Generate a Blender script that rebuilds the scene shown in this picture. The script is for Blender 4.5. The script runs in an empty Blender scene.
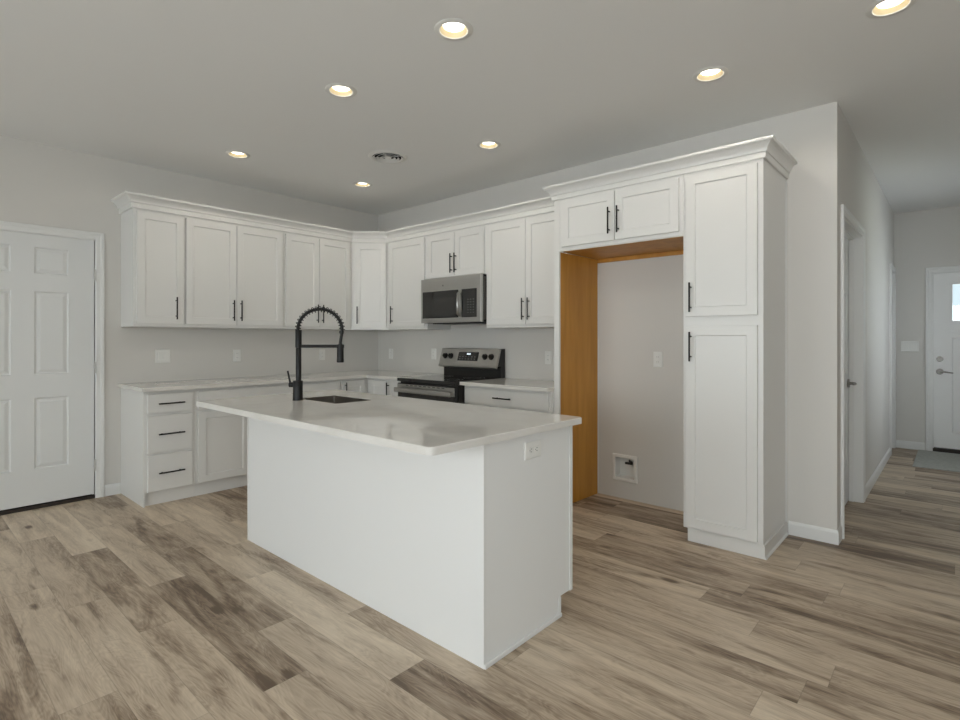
import bpy, bmesh, math
from mathutils import Vector, Matrix

PI = math.pi
sc = bpy.context.scene
C = bpy.data.collections.new('kitchen')
sc.collection.children.link(C)

# ------------------------------------------------------------------ camera
cd = bpy.data.cameras.new('camera')
cam = bpy.data.objects.new('camera', cd)
C.objects.link(cam)
cam.location = (5.202, -3.981, 1.287)
cam.rotation_euler = (PI / 2, 0, math.radians(41.79))
cd.sensor_width = 36.0
cd.lens = 534.5 / 960 * 36.0
cd.shift_x = 0.0
cd.shift_y = -(360 - 338.76) / 960
cd.clip_start = 0.05
sc.camera = cam

# ------------------------------------------------------------------ world, lights, exposure
sc.view_settings.view_transform = 'Standard'
sc.view_settings.look = 'None'
sc.view_settings.gamma = 1.0
sc.view_settings.exposure = 0.25
sc.view_settings.use_curve_mapping = False

W = bpy.data.worlds.new('sky')
sc.world = W
W.use_nodes = True
wn = W.node_tree
bgn = wn.nodes['Background']
bgn.inputs['Color'].default_value = (0.74, 0.86, 0.95, 1)
bgn.inputs['Strength'].default_value = 1.0


def window_light(name, loc, rot, sx, sy, energy, color, spread=180):
    l = bpy.data.lights.new(name, 'AREA')
    l.shape = 'RECTANGLE'
    l.size, l.size_y = sx, sy
    l.spread = math.radians(spread)
    l.energy = energy
    l.color = color
    o = bpy.data.objects.new(name, l)
    C.objects.link(o)
    o.location = loc
    o.rotation_euler = rot
    o['kind'] = 'helper'
    return o


sl = bpy.data.lights.new('bounce_sun', 'SUN')  # added sun: its unseen floor patch behind the camera bounces fill onto the ceiling
sl.energy = 44.0
sl.angle = math.radians(0.6)
sl.color = (0.98, 0.98, 1.0)
so = bpy.data.objects.new('bounce_sun', sl)
C.objects.link(so)
so.rotation_euler = Vector((-0.22, 0.62, -0.80)).to_track_quat('-Z', 'Y').to_euler()
so['kind'] = 'helper'

DAY = (0.91, 0.965, 1.0)
# daylight entering by the glazing in the walls behind and beside the camera
window_light('daylight_patio', (2.0, -7.42, 1.15), (PI / 2, 0, 0), 2.3, 2.1, 36, DAY)
window_light('daylight_window', (5.3, -7.42, 1.5), (PI / 2, 0, 0), 2.3, 1.4, 44, DAY, 130)
window_light('daylight_side', (7.52, -4.2, 1.5), (PI / 2, 0, PI / 2), 2.0, 1.4, 28, DAY)
window_light('daylight_entry', (6.32, 2.6, 1.4), (PI / 2, 0, PI / 2), 1.1, 1.2, 4.8, (0.86, 0.92, 1.0), 110)


# ------------------------------------------------------------------ materials
def srgb(r, g, b):
    f = lambda c: (c / 255 / 12.92) if c / 255 <= 0.04045 else ((c / 255 + 0.055) / 1.055) ** 2.4
    return (f(r), f(g), f(b), 1)


def mat(name, col, rough=0.5, metal=0.0, bump=0.0, bscale=200.0, spec=0.5, var=0.0, vscale=3.0, coat=0.0):
    m = bpy.data.materials.new(name)
    m.use_nodes = True
    n = m.node_tree
    b = n.nodes['Principled BSDF']
    b.inputs['Base Color'].default_value = col
    b.inputs['Roughness'].default_value = rough
    b.inputs['Metallic'].default_value = metal
    b.inputs['Specular IOR Level'].default_value = spec
    b.inputs['Coat Weight'].default_value = coat
    tc = n.nodes.new('ShaderNodeTexCoord')
    if bump:
        t = n.nodes.new('ShaderNodeTexNoise')
        t.inputs['Scale'].default_value = bscale
        t.inputs['Detail'].default_value = 2
        n.links.new(tc.outputs['Object'], t.inputs['Vector'])
        bp = n.nodes.new('ShaderNodeBump')
        bp.inputs['Strength'].default_value = bump
        bp.inputs['Distance'].default_value = 0.002
        n.links.new(t.outputs['Fac'], bp.inputs['Height'])
        n.links.new(bp.outputs['Normal'], b.inputs['Normal'])
    if var:
        t = n.nodes.new('ShaderNodeTexNoise')
        t.inputs['Scale'].default_value = vscale
        t.inputs['Detail'].default_value = 4
        n.links.new(tc.outputs['Object'], t.inputs['Vector'])
        mr = n.nodes.new('ShaderNodeMapRange')
        mr.inputs['From Min'].default_value = 0.3
        mr.inputs['From Max'].default_value = 0.7
        mr.inputs['To Min'].default_value = 1 - var
        mr.inputs['To Max'].default_value = 1 + var
        n.links.new(t.outputs['Fac'], mr.inputs['Value'])
        mx = n.nodes.new('ShaderNodeVectorMath')
        mx.operation = 'SCALE'
        mx.inputs[0].default_value = col[:3]
        n.links.new(mr.outputs['Result'], mx.inputs['Scale'])
        n.links.new(mx.outputs[0], b.inputs['Base Color'])
    return m


def emit(name, col, s):
    m = bpy.data.materials.new(name)
    m.use_nodes = True
    b = m.node_tree.nodes['Principled BSDF']
    b.inputs['Base Color'].default_value = (0.8, 0.8, 0.8, 1)
    b.inputs['Emission Color'].default_value = col
    b.inputs['Emission Strength'].default_value = s
    return m


def floor_material():
    m = bpy.data.materials.new('vinyl_planks')
    m.use_nodes = True
    n = m.node_tree
    L = n.links
    bs = n.nodes['Principled BSDF']

    def math_(op, a, b=None, c=None):
        nd = n.nodes.new('ShaderNodeMath')
        nd.operation = op
        for i, v in enumerate((a, b, c)):
            if v is None:
                continue
            if isinstance(v, (int, float)):
                nd.inputs[i].default_value = v
            else:
                L.new(v, nd.inputs[i])
        return nd.outputs[0]

    geo = n.nodes.new('ShaderNodeTexCoord')
    sep = n.nodes.new('ShaderNodeSeparateXYZ')
    L.new(geo.outputs['Object'], sep.inputs[0])
    x, y = sep.outputs['X'], sep.outputs['Y']
    WID, LEN = 0.175, 1.24
    yr = math_('DIVIDE', math_('ADD', y, 8.83 + 0.0), WID)      # row lines at y = -2.88 + k*0.175
    row = math_('FLOOR', yr)
    fy = math_('FRACT', yr)
    wn1 = n.nodes.new('ShaderNodeTexWhiteNoise')
    wn1.noise_dimensions = '1D'
    L.new(row, wn1.inputs['W'])
    off = math_('MULTIPLY', wn1.outputs['Value'], 1.0)
    for k, xb in ((31, .80), (32, 2.53), (33, .835), (34, 2.905), (35, 3.605), (41, 4.844), (42, 4.527), (43, 4.25), (44, 4.394), (45, 4.713)):
        hit = math_('COMPARE', row, float(k), 0.1)          # rows whose butt joints show clearly
        off = math_('ADD', math_('MULTIPLY', off, math_('SUBTRACT', 1.0, hit)), math_('MULTIPLY', hit, (-xb / LEN) % 1.0))
    xr = math_('ADD', math_('DIVIDE', x, LEN), off)
    col = math_('FLOOR', xr)
    fx = math_('FRACT', xr)
    cmb = n.nodes.new('ShaderNodeCombineXYZ')
    L.new(col, cmb.inputs[0])
    L.new(row, cmb.inputs[1])
    wn2 = n.nodes.new('ShaderNodeTexWhiteNoise')
    wn2.noise_dimensions = '2D'
    L.new(cmb.outputs[0], wn2.inputs['Vector'])
    rnd = wn2.outputs['Value']
    rcol = n.nodes.new('ShaderNodeSeparateColor')
    L.new(wn2.outputs['Color'], rcol.inputs[0])

    def noise(sx, sy, scale, detail, rough, dist=0.0, off=31.0):
        c = n.nodes.new('ShaderNodeCombineXYZ')
        L.new(math_('ADD', math_('MULTIPLY', x, sx), math_('MULTIPLY', rnd, off)), c.inputs[0])
        L.new(math_('MULTIPLY', y, sy), c.inputs[1])
        L.new(math_('MULTIPLY', rcol.outputs[1], 17.0), c.inputs[2])
        t = n.nodes.new('ShaderNodeTexNoise')
        t.inputs['Scale'].default_value = scale
        t.inputs['Detail'].default_value = detail
        t.inputs['Roughness'].default_value = rough
        t.inputs['Distortion'].default_value = dist
        L.new(c.outputs[0], t.inputs['Vector'])
        return t.outputs['Fac'], c.outputs[0]

    broad, _ = noise(0.9, 7.0, 1.5, 4, 0.6, 0.8)
    smoke, _ = noise(0.8, 5.0, 1.9, 5, 0.62, 1.0, 57.0)
    grain, _ = noise(3.0, 70.0, 2.2, 5, 0.7, 0.3)
    swirl, sv = noise(0.9, 5.0, 2.2, 2, 0.5, 1.0, 43.0)
    # cathedral figure: contour lines of the swirl field
    rings = math_('ABSOLUTE', math_('SUBTRACT', math_('FRACT', math_('MULTIPLY', swirl, 14.0)), 0.5))
    # knots
    vor = n.nodes.new('ShaderNodeTexVoronoi')
    vor.inputs['Scale'].default_value = 1.0
    c2 = n.nodes.new('ShaderNodeCombineXYZ')
    L.new(math_('ADD', math_('MULTIPLY', x, 2.1), math_('MULTIPLY', rnd, 23.0)), c2.inputs[0])
    L.new(math_('ADD', math_('MULTIPLY', y, 5.0), math_('MULTIPLY', smoke, 0.25)), c2.inputs[1])
    L.new(c2.outputs[0], vor.inputs['Vector'])
    kn = n.nodes.new('ShaderNodeMapRange')
    kn.inputs['From Min'].default_value = 0.03
    kn.inputs['From Max'].default_value = 0.13
    kn.inputs['To Min'].default_value = 1.0
    kn.inputs['To Max'].default_value = 0.0
    L.new(vor.outputs['Distance'], kn.inputs['Value'])
    dk = n.nodes.new('ShaderNodeMapRange')           # smoky dark heartwood
    dk.inputs['From Min'].default_value = 0.47
    dk.inputs['From Max'].default_value = 0.76
    L.new(smoke, dk.inputs['Value'])

    # tone = plank base + broad streaks + grain + rings
    tone = math_('ADD', math_('MULTIPLY', rnd, 0.52), 0.28)
    tone = math_('ADD', tone, math_('MULTIPLY', math_('SUBTRACT', broad, 0.5), 1.1))
    tone = math_('ADD', tone, math_('MULTIPLY', math_('SUBTRACT', grain, 0.5), 0.55))
    tone = math_('ADD', tone, math_('MULTIPLY', math_('SUBTRACT', rings, 0.25), 0.26))
    tone = math_('SUBTRACT', tone, math_('MULTIPLY', dk.outputs[0], 0.46))
    tone = math_('SUBTRACT', tone, math_('MULTIPLY', kn.outputs[0], math_('MULTIPLY', rcol.outputs[2], 0.75)))
    cr = n.nodes.new('ShaderNodeValToRGB')
    L.new(tone, cr.inputs['Fac'])
    e = cr.color_ramp.elements
    e[0].position, e[0].color = 0.0, srgb(104, 86, 69)
    e[1].position, e[1].color = 1.0, srgb(222, 206, 183)
    for p, c in ((0.22, srgb(143, 124, 104)), (0.5, srgb(186, 168, 146)), (0.75, srgb(207, 190, 167))):
        k = cr.color_ramp.elements.new(p)
        k.color = c
    # seams
    ex = math_('MULTIPLY', math_('MINIMUM', fx, math_('SUBTRACT', 1.0, fx)), LEN)
    ey = math_('MULTIPLY', math_('MINIMUM', fy, math_('SUBTRACT', 1.0, fy)), WID)
    ed = math_('MINIMUM', ex, ey)
    sm = n.nodes.new('ShaderNodeMapRange')
    sm.inputs['From Min'].default_value = 0.0
    sm.inputs['From Max'].default_value = 0.0022
    sm.inputs['To Min'].default_value = 0.68
    sm.inputs['To Max'].default_value = 1.0
    L.new(ed, sm.inputs['Value'])
    mx = n.nodes.new('ShaderNodeVectorMath')
    mx.operation = 'SCALE'
    L.new(cr.outputs['Color'], mx.inputs[0])
    L.new(sm.outputs[0], mx.inputs['Scale'])
    L.new(mx.outputs[0], bs.inputs['Base Color'])
    rr = math_('ADD', 0.36, math_('MULTIPLY', grain, 0.16))
    L.new(rr, bs.inputs['Roughness'])
    bs.inputs['Specular IOR Level'].default_value = 0.4
    bp = n.nodes.new('ShaderNodeBump')
    bp.inputs['Strength'].default_value = 0.25
    bp.inputs['Distance'].default_value = 0.002
    L.new(math_('ADD', math_('MULTIPLY', grain, 0.4), sm.outputs[0]), bp.inputs['Height'])
    L.new(bp.outputs['Normal'], bs.inputs['Normal'])
    return m


def wood_material(name, c0, c1):
    m = bpy.data.materials.new(name)
    m.use_nodes = True
    n = m.node_tree
    b = n.nodes['Principled BSDF']
    tc = n.nodes.new('ShaderNodeTexCoord')
    mp = n.nodes.new('ShaderNodeMapping')
    mp.inputs['Scale'].default_value = (9, 9, 0.9)
    n.links.new(tc.outputs['Object'], mp.inputs['Vector'])
    t = n.nodes.new('ShaderNodeTexNoise')
    t.inputs['Scale'].default_value = 1.5
    t.inputs['Detail'].default_value = 6
    t.inputs['Distortion'].default_value = 0.6
    n.links.new(mp.outputs[0], t.inputs['Vector'])
    cr = n.nodes.new('ShaderNodeValToRGB')
    cr.color_ramp.elements[0].position, cr.color_ramp.elements[0].color = 0.3, c0
    cr.color_ramp.elements[1].position, cr.color_ramp.elements[1].color = 0.75, c1
    n.links.new(t.outputs['Fac'], cr.inputs['Fac'])
    n.links.new(cr.outputs['Color'], b.inputs['Base Color'])
    b.inputs['Roughness'].default_value = 0.45
    return m


def steel_material(name, col, rough):
    m = mat(name, col, rough, 1.0)
    n = m.node_tree
    b = n.nodes['Principled BSDF']
    tc = n.nodes.new('ShaderNodeTexCoord')
    mp = n.nodes.new('ShaderNodeMapping')
    mp.inputs['Scale'].default_value = (3, 3, 900)
    n.links.new(tc.outputs['Object'], mp.inputs['Vector'])
    t = n.nodes.new('ShaderNodeTexNoise')
    t.inputs['Scale'].default_value = 1.0
    n.links.new(mp.outputs[0], t.inputs['Vector'])
    bp = n.nodes.new('ShaderNodeBump')
    bp.inputs['Strength'].default_value = 0.04
    bp.inputs['Distance'].default_value = 0.001
    n.links.new(t.outputs['Fac'], bp.inputs['Height'])
    n.links.new(bp.outputs['Normal'], b.inputs['Normal'])
    return m


def quartz_material():
    m = mat('quartz', srgb(206, 203, 196), 0.035, spec=0.55)
    n = m.node_tree
    b = n.nodes['Principled BSDF']
    tc = n.nodes.new('ShaderNodeTexCoord')
    t = n.nodes.new('ShaderNodeTexNoise')
    t.inputs['Scale'].default_value = 3.5
    t.inputs['Detail'].default_value = 8
    t.inputs['Distortion'].default_value = 1.5
    n.links.new(tc.outputs['Object'], t.inputs['Vector'])
    cr = n.nodes.new('ShaderNodeValToRGB')
    cr.color_ramp.elements[0].position, cr.color_ramp.elements[0].color = 0.35, srgb(217, 214, 207)
    cr.color_ramp.elements[1].position, cr.color_ramp.elements[1].color = 0.6, srgb(223, 220, 214)
    n.links.new(t.outputs['Fac'], cr.inputs['Fac'])
    n.links.new(cr.outputs['Color'], b.inputs['Base Color'])
    return m


def glass_material():
    m = bpy.data.materials.new('window_glass')
    m.use_nodes = True
    n = m.node_tree
    out = n.nodes['Material Output']
    n.nodes.remove(n.nodes['Principled BSDF'])
    tr = n.nodes.new('ShaderNodeBsdfTransparent')
    tr.inputs[0].default_value = (0.95, 0.98, 0.97, 1)
    gl = n.nodes.new('ShaderNodeBsdfGlossy')
    gl.inputs['Roughness'].default_value = 0.02
    fr = n.nodes.new('ShaderNodeFresnel')
    mx = n.nodes.new('ShaderNodeMixShader')
    n.links.new(fr.outputs[0], mx.inputs[0])
    n.links.new(tr.outputs[0], mx.inputs[1])
    n.links.new(gl.outputs[0], mx.inputs[2])
    n.links.new(mx.outputs[0], out.inputs[0])
    return m


M = dict(
    floor=floor_material(),
    wall=mat('greige_wall_paint', srgb(214, 211, 205), 0.6, bump=0.05, bscale=260),
    ceiling=mat('ceiling_paint', srgb(236, 236, 234), 0.8, bump=0.05, bscale=200),
    trim=mat('white_trim_paint', srgb(228, 228, 225), 0.35, bump=0.01),
    door=mat('white_door_paint', srgb(222, 223, 221), 0.4, bump=0.02, bscale=300),
    entry=mat('entry_door_paint', srgb(238, 238, 236), 0.4, bump=0.02, bscale=300),
    cab=mat('white_cabinet_lacquer', srgb(224, 223, 219), 0.33, bump=0.01),
    panel=mat('white_island_laminate', srgb(232, 232, 230), 0.42, bump=0.01),
    dark_gap=mat('dark_rubber', srgb(45, 38, 32), 0.7, var=0.1),
    quartz=quartz_material(),
    maple=wood_material('maple_veneer', srgb(178, 122, 42), srgb(202, 146, 62)),
    black=mat('matte_black_metal', srgb(16, 15, 14), 0.42, 0.3, bump=0.02),
    bronze=mat('dark_bar_pull_metal', srgb(44, 42, 40), 0.35, 0.8, bump=0.02),
    steel=steel_material('brushed_stainless', srgb(176, 175, 172), 0.3),
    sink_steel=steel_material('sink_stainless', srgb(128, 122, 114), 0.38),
    nickel=mat('satin_nickel', srgb(138, 135, 130), 0.42, 1.0, bump=0.01),
    hinge=mat('brushed_hinge_metal', srgb(205, 203, 198), 0.45, 0.5, bump=0.01),
    black_glass=mat('black_glass', srgb(14, 13, 12), 0.06, coat=0.3, var=0.05),
    smoked=mat('smoked_window_glass', srgb(34, 33, 31), 0.12, coat=0.3, var=0.08),
    black_plastic=mat('black_plastic', srgb(22, 20, 19), 0.35, var=0.05),
    gray_mark=mat('grey_printed_mark', srgb(120, 120, 116), 0.4, var=0.05),
    plate=mat('white_plastic_plate', srgb(232, 231, 226), 0.35, var=0.02),
    slot=mat('socket_slot', srgb(110, 108, 102), 0.6, var=0.05),
    lens=emit('lamp_lens', (1.0, 0.90, 0.74, 1), 6.0),
    can=mat('lamp_trim_white', srgb(228, 227, 222), 0.5, var=0.02),
    baffle=mat('lamp_baffle_cream', srgb(205, 192, 158), 0.5, var=0.02),
    dark_slot=mat('dark_duct', srgb(28, 28, 28), 0.8, var=0.05),
    display=emit('lit_clock_digits', (0.75, 0.9, 1.0, 1), 0.7),
    mat_grey=mat('grey_mat_fibre', srgb(176, 178, 172), 0.95, bump=0.6, bscale=300, var=0.12, vscale=40),
    glass=glass_material(),
    siding=mat('white_siding', srgb(225, 230, 234), 0.6, var=0.03),
    ground=mat('winter_ground', srgb(170, 172, 160), 0.9, var=0.15),
)


# ------------------------------------------------------------------ helpers
def tag(o, label=None, cat=None, group=None, kind=None):
    if label: o['label'] = label
    if cat: o['category'] = cat
    if group: o['group'] = group
    if kind: o['kind'] = kind
    return o


def thing(name, label, cat, loc=(0, 0, 0), rz=0.0, group=None):
    o = bpy.data.objects.new(name, None)
    o.empty_display_size = 0.1
    C.objects.link(o)
    o.location = loc
    o.rotation_euler = (0, 0, rz)
    return tag(o, label, cat, group)


def obj(name, bm, m, parent=None, loc=None, rz=None, smooth=None, kind=None):
    bmesh.ops.recalc_face_normals(bm, faces=bm.faces[:])
    me = bpy.data.meshes.new(name)
    bm.to_mesh(me)
    bm.free()
    me.materials.append(M[m] if isinstance(m, str) else m)
    o = bpy.data.objects.new(name, me)
    C.objects.link(o)
    if parent is not None: o.parent = parent
    if loc is not None: o.location = loc
    if rz is not None: o.rotation_euler = (0, 0, rz)
    if smooth:
        for p in me.polygons: p.use_smooth = True
        try:
            me.set_sharp_from_angle(angle=math.radians(smooth))
        except Exception:
            pass
    if kind: o['kind'] = kind
    return o


def struct(name, bm, m, parent=None, **k):
    o = obj(name, bm, m, parent, **k)
    o['kind'] = 'structure'
    return o


def box(bm, x0, x1, y0, y1, z0, z1, bev=0.0):
    b2 = bmesh.new()
    bmesh.ops.create_cube(b2, size=1.0)
    for v in b2.verts:
        v.co = Vector(((x0 + x1) / 2 + v.co.x * (x1 - x0), (y0 + y1) / 2 + v.co.y * (y1 - y0), (z0 + z1) / 2 + v.co.z * (z1 - z0)))
    if bev:
        bmesh.ops.bevel(b2, geom=b2.edges[:], offset=bev, segments=2, profile=0.5, affect='EDGES')
    merge(bm, b2)
    return bm


def merge(bm, b2, mx=None):
    mp = {}
    for v in b2.verts:
        mp[v] = bm.verts.new(mx @ v.co if mx else v.co)
    for f in b2.faces:
        try:
            bm.faces.new([mp[v] for v in f.verts])
        except ValueError:
            pass
    b2.free()


def B(*a, bev=0.0):
    return box(bmesh.new(), *a, bev=bev)


def cyl(bm, p0, p1, r0, r1=None, seg=20, cap=True):
    r1 = r0 if r1 is None else r1
    p0, p1 = Vector(p0), Vector(p1)
    d = (p1 - p0).normalized()
    u = d.orthogonal().normalized()
    w = d.cross(u)
    a, b = [], []
    for i in range(seg):
        t = 2 * PI * i / seg
        k = u * math.cos(t) + w * math.sin(t)
        a.append(bm.verts.new(p0 + k * r0))
        b.append(bm.verts.new(p1 + k * r1))
    for i in range(seg):
        j = (i + 1) % seg
        bm.faces.new((a[i], a[j], b[j], b[i]))
    if cap:
        bm.faces.new(a[::-1])
        bm.faces.new(b)
    return bm


def tube(bm, pts, r, seg=10, cap=True):
    pts = [Vector(p) for p in pts]
    rs = r if isinstance(r, (list, tuple)) else [r] * len(pts)
    rings = []
    u = None
    for i, p in enumerate(pts):
        d = (pts[min(i + 1, len(pts) - 1)] - pts[max(i - 1, 0)]).normalized()
        u = d.orthogonal().normalized() if u is None else (u - d * u.dot(d)).normalized()
        w = d.cross(u)
        rings.append([bm.verts.new(p + (u * math.cos(2 * PI * k / seg) + w * math.sin(2 * PI * k / seg)) * rs[i]) for k in range(seg)])
    for a, b in zip(rings, rings[1:]):
        for k in range(seg):
            j = (k + 1) % seg
            bm.faces.new((a[k], a[j], b[j], b[k]))
    if cap:
        bm.faces.new(rings[0][::-1])
        bm.faces.new(rings[-1])
    return bm


def lathe(bm, prof, c=(0, 0, 0), seg=40, close0=False, close1=False):
    """profile of (r, z) spun about the vertical axis through c"""
    c = Vector(c)
    rings = [[bm.verts.new(c + Vector((r * math.cos(2 * PI * k / seg), r * math.sin(2 * PI * k / seg), z))) for k in range(seg)] for r, z in prof]
    for a, b in zip(rings, rings[1:]):
        for k in range(seg):
            j = (k + 1) % seg
            bm.faces.new((a[k], a[j], b[j], b[k]))
    if close0: bm.faces.new(rings[0])
    if close1: bm.faces.new(rings[-1])
    return bm


def rect_loop(bm, x0, x1, z0, z1, ins, y):
    return [bm.verts.new((x0 + ins, y, z0 + ins)), bm.verts.new((x1 - ins, y, z0 + ins)),
            bm.verts.new((x1 - ins, y, z1 - ins)), bm.verts.new((x0 + ins, y, z1 - ins))]


def nested(bm, x0, x1, z0, z1, prof, cap0=True, cap1=True):
    """nested rectangles in the xz plane; prof = [(inset, y)...] from the back round to the middle of the front"""
    loops = [rect_loop(bm, x0, x1, z0, z1, i, y) for i, y in prof]
    for a, b in zip(loops, loops[1:]):
        for k in range(4):
            j = (k + 1) % 4
            bm.faces.new((a[k], a[j], b[j], b[k]))
    if cap0: bm.faces.new(loops[0][::-1])
    if cap1: bm.faces.new(loops[-1])
    return bm


def grid_face(bm, x0, x1, z0, z1, holes, y):
    xs = sorted({x0, x1, *[h[0] for h in holes], *[h[1] for h in holes]})
    zs = sorted({z0, z1, *[h[2] for h in holes], *[h[3] for h in holes]})
    xs = [v for v in xs if x0 <= v <= x1]
    zs = [v for v in zs if z0 <= v <= z1]
    vs = {}

    def V(x, z):
        if (x, z) not in vs: vs[(x, z)] = bm.verts.new((x, y, z))
        return vs[(x, z)]
    for a, b in zip(xs, xs[1:]):
        for c, d in zip(zs, zs[1:]):
            mx_, mz_ = (a + b) / 2, (c + d) / 2
            if any(h[0] < mx_ < h[1] and h[2] < mz_ < h[3] for h in holes): continue
            bm.faces.new((V(a, c), V(b, c), V(b, d), V(a, d)))


def slab(x0, x1, z0, z1, t, holes=(), y=0.0):
    """wall-like slab, front at y, back at y+t, with rectangular through-holes"""
    bm = bmesh.new()
    grid_face(bm, x0, x1, z0, z1, holes, y)
    grid_face(bm, x0, x1, z0, z1, holes, y + t)
    for h in list(holes) + [(x0, x1, z0, z1)]:
        a = rect_loop(bm, *h, 0, y)
        b = rect_loop(bm, *h, 0, y + t)
        for k in range(4):
            if k == 0 and h[2] <= z0: continue          # an opening down to the floor has no sill
            j = (k + 1) % 4
            bm.faces.new((a[k], a[j], b[j], b[k]))
    bmesh.ops.remove_doubles(bm, verts=bm.verts[:], dist=1e-5)
    return bm


def sweep(bm, path, prof, z_is=True):
    """closed profile of (outward offset, z) carried along a plan path, mitred; outward is the right-hand side"""
    P = [Vector((p[0], p[1])) for p in path]
    nr = []
    for i in range(len(P) - 1):
        d = (P[i + 1] - P[i]).normalized()
        nr.append(Vector((d.y, -d.x)))
    rings = []
    for i, p in enumerate(P):
        if i == 0: m = nr[0]
        elif i == len(P) - 1: m = nr[-1]
        else:
            m = (nr[i - 1] + nr[i]).normalized()
            m = m / max(0.2, m.dot(nr[i]))
        rings.append([bm.verts.new((p.x + m.x * o, p.y + m.y * o, z)) for o, z in prof])
    n = len(prof)
    for a, b in zip(rings, rings[1:]):
        for k in range(n):
            j = (k + 1) % n
            bm.faces.new((a[k], a[j], b[j], b[k]))
    bm.faces.new(rings[0][::-1])
    bm.faces.new(rings[-1])
    return bm


def casing(x0, x1, zt, prof, y=0.0, zb=0.0):
    """door casing: profile of (offset outward, projection) swept up, across and down, mitred"""
    bm = bmesh.new()
    rings = []
    for st in range(4):
        rg = []
        for o, p in prof:
            X = (x0 - o) if st < 2 else (x1 + o)
            Z = zb if st in (0, 3) else zt + o
            rg.append(bm.verts.new((X, y - p, Z)))
        rings.append(rg)
    n = len(prof)
    for a, b in zip(rings, rings[1:]):
        for k in range(n):
            j = (k + 1) % n
            bm.faces.new((a[k], a[j], b[j], b[k]))
    bm.faces.new(rings[0][::-1])
    bm.faces.new(rings[-1])
    return bm


def prism(pts, z0, z1, bev=.003):
    bm = bmesh.new()
    lo = [bm.verts.new((x, y, z0)) for x, y in pts]
    hi = [bm.verts.new((x, y, z1)) for x, y in pts]
    n = len(pts)
    bm.faces.new(lo[::-1])
    top = bm.faces.new(hi)
    for i in range(n):
        j = (i + 1) % n
        bm.faces.new((lo[i], lo[j], hi[j], hi[i]))
    if bev:
        es = [e_ for e_ in bm.edges if e_.verts[0].co.z == e_.verts[1].co.z]
        bmesh.ops.bevel(bm, geom=es, offset=bev, segments=2, profile=.5, affect='EDGES')
    return bm


CASING = [(0, 0), (0, 0.011), (0.012, 0.014), (0.034, 0.014), (0.040, 0.018), (0.058, 0.018), (0.062, 0.014), (0.062, 0)]
BASE = [(0, 0), (0.013, 0), (0.013, 0.07), (0.009, 0.082), (0.004, 0.088), (0, 0.09)]

H = 2.772
X_END, Y_FAR = 4.64, 4.03
ROOM_X, ROOM_Y = 7.6, -7.5
T = 0.12

# ------------------------------------------------------------------ the setting
bm = bmesh.new()
v = [bm.verts.new(p) for p in ((-0.12, ROOM_Y - .12, 0), (ROOM_X + .12, ROOM_Y - .12, 0), (ROOM_X + .12, Y_FAR + .12, 0), (-0.12, Y_FAR + .12, 0))]
bm.faces.new(v)
struct('floor', bm, 'floor')

LIGHTS = [
    (3.396, -2.150, 'recessed ceiling light nearest the camera above the island, top centre of the photo'),
    (2.451, -2.150, 'recessed ceiling light above the left half of the island, over the faucet'),
    (0.877, -2.070, 'recessed ceiling light nearest the six-panel door, farthest left on the ceiling'),
    (0.930, -0.898, 'recessed ceiling light above the kitchen corner, just behind the round air vent'),
    (2.524, -0.885, 'recessed ceiling light in front of the tall cabinets, right of the round air vent'),
    (4.166, -0.880, 'recessed ceiling light in front of the pantry top, right half of the ceiling'),
    (4.980, -0.985, 'recessed ceiling light cut by the top edge of the photo, near the hall'),
]
R_CAN = 0.068
bm = bmesh.new()
outer = [bm.verts.new(p) for p in ((-0.12, ROOM_Y - .12, H), (ROOM_X + .12, ROOM_Y - .12, H), (ROOM_X + .12, Y_FAR + .12, H), (-0.12, Y_FAR + .12, H))]
edges = [bm.edges.new((outer[i], outer[(i + 1) % 4])) for i in range(4)]
for lx, ly, rr in [(a, b, R_CAN) for a, b, _ in LIGHTS] + [(1.731, -1.226, .128)]:
    c = [bm.verts.new((lx + rr * math.cos(2 * PI * k / 32), ly + rr * math.sin(2 * PI * k / 32), H)) for k in range(32)]
    edges += [bm.edges.new((c[i], c[(i + 1) % 32])) for i in range(32)]
bmesh.ops.triangle_fill(bm, use_beauty=True, use_dissolve=False, edges=edges)
struct('ceiling', bm, 'ceiling')

# left wall (x = 0): local x is world y, front faces +x
D1 = (-3.735, -2.832, 0.0, 2.088)          # door_1 opening
struct('wall_left', slab(ROOM_Y - T, T, 0, H, T, [D1]), 'wall', loc=(0, 0, 0), rz=PI / 2)
# back wall with the recess for the supply box in the fridge alcove
struct('wall_back', slab(0.001, X_END, 0, H, T, [(3.122, 3.294, 0.163, 0.333)]), 'wall')
# hall wall (x = X_END)
D2 = (0.192, 1.150, 0.0, 2.094)
D4 = (3.50, 3.955, 0.0, 2.062)
struct('wall_hall', slab(T, Y_FAR + T, 0, H, T, [D2, D4]), 'wall', loc=(X_END, 0, 0), rz=PI / 2)
# far wall with the entry door
D3 = (4.985, 5.905, 0.0, 2.045)
struct('wall_far', slab(X_END, 6.4 + T, 0, H, T, [D3]), 'wall', loc=(0, Y_FAR, 0))
# hall right side, great-room right and rear walls (behind and beside the camera)
struct('wall_entry', slab(-Y_FAR, -T, 0, H, T, [(-3.2, -2.0, 0.8, 2.2)]), 'wall', loc=(6.4, 0, 0), rz=-PI / 2)
struct('wall_return', slab(6.4, ROOM_X, 0, H, T), 'wall')
struct('wall_right', slab(0.0, -ROOM_Y + T, 0, H, T, [(3.2, 5.2, 0.8, 2.2)]), 'wall', loc=(ROOM_X, 0, 0), rz=-PI / 2)
PAT, WIN = (-3.15, -0.85, 0.0, 2.15), (-6.45, -4.15, 0.8, 2.2)
struct('wall_front', slab(-ROOM_X, 0, 0, H, T, [PAT, WIN]), 'wall', loc=(0, ROOM_Y, 0), rz=PI)


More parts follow.
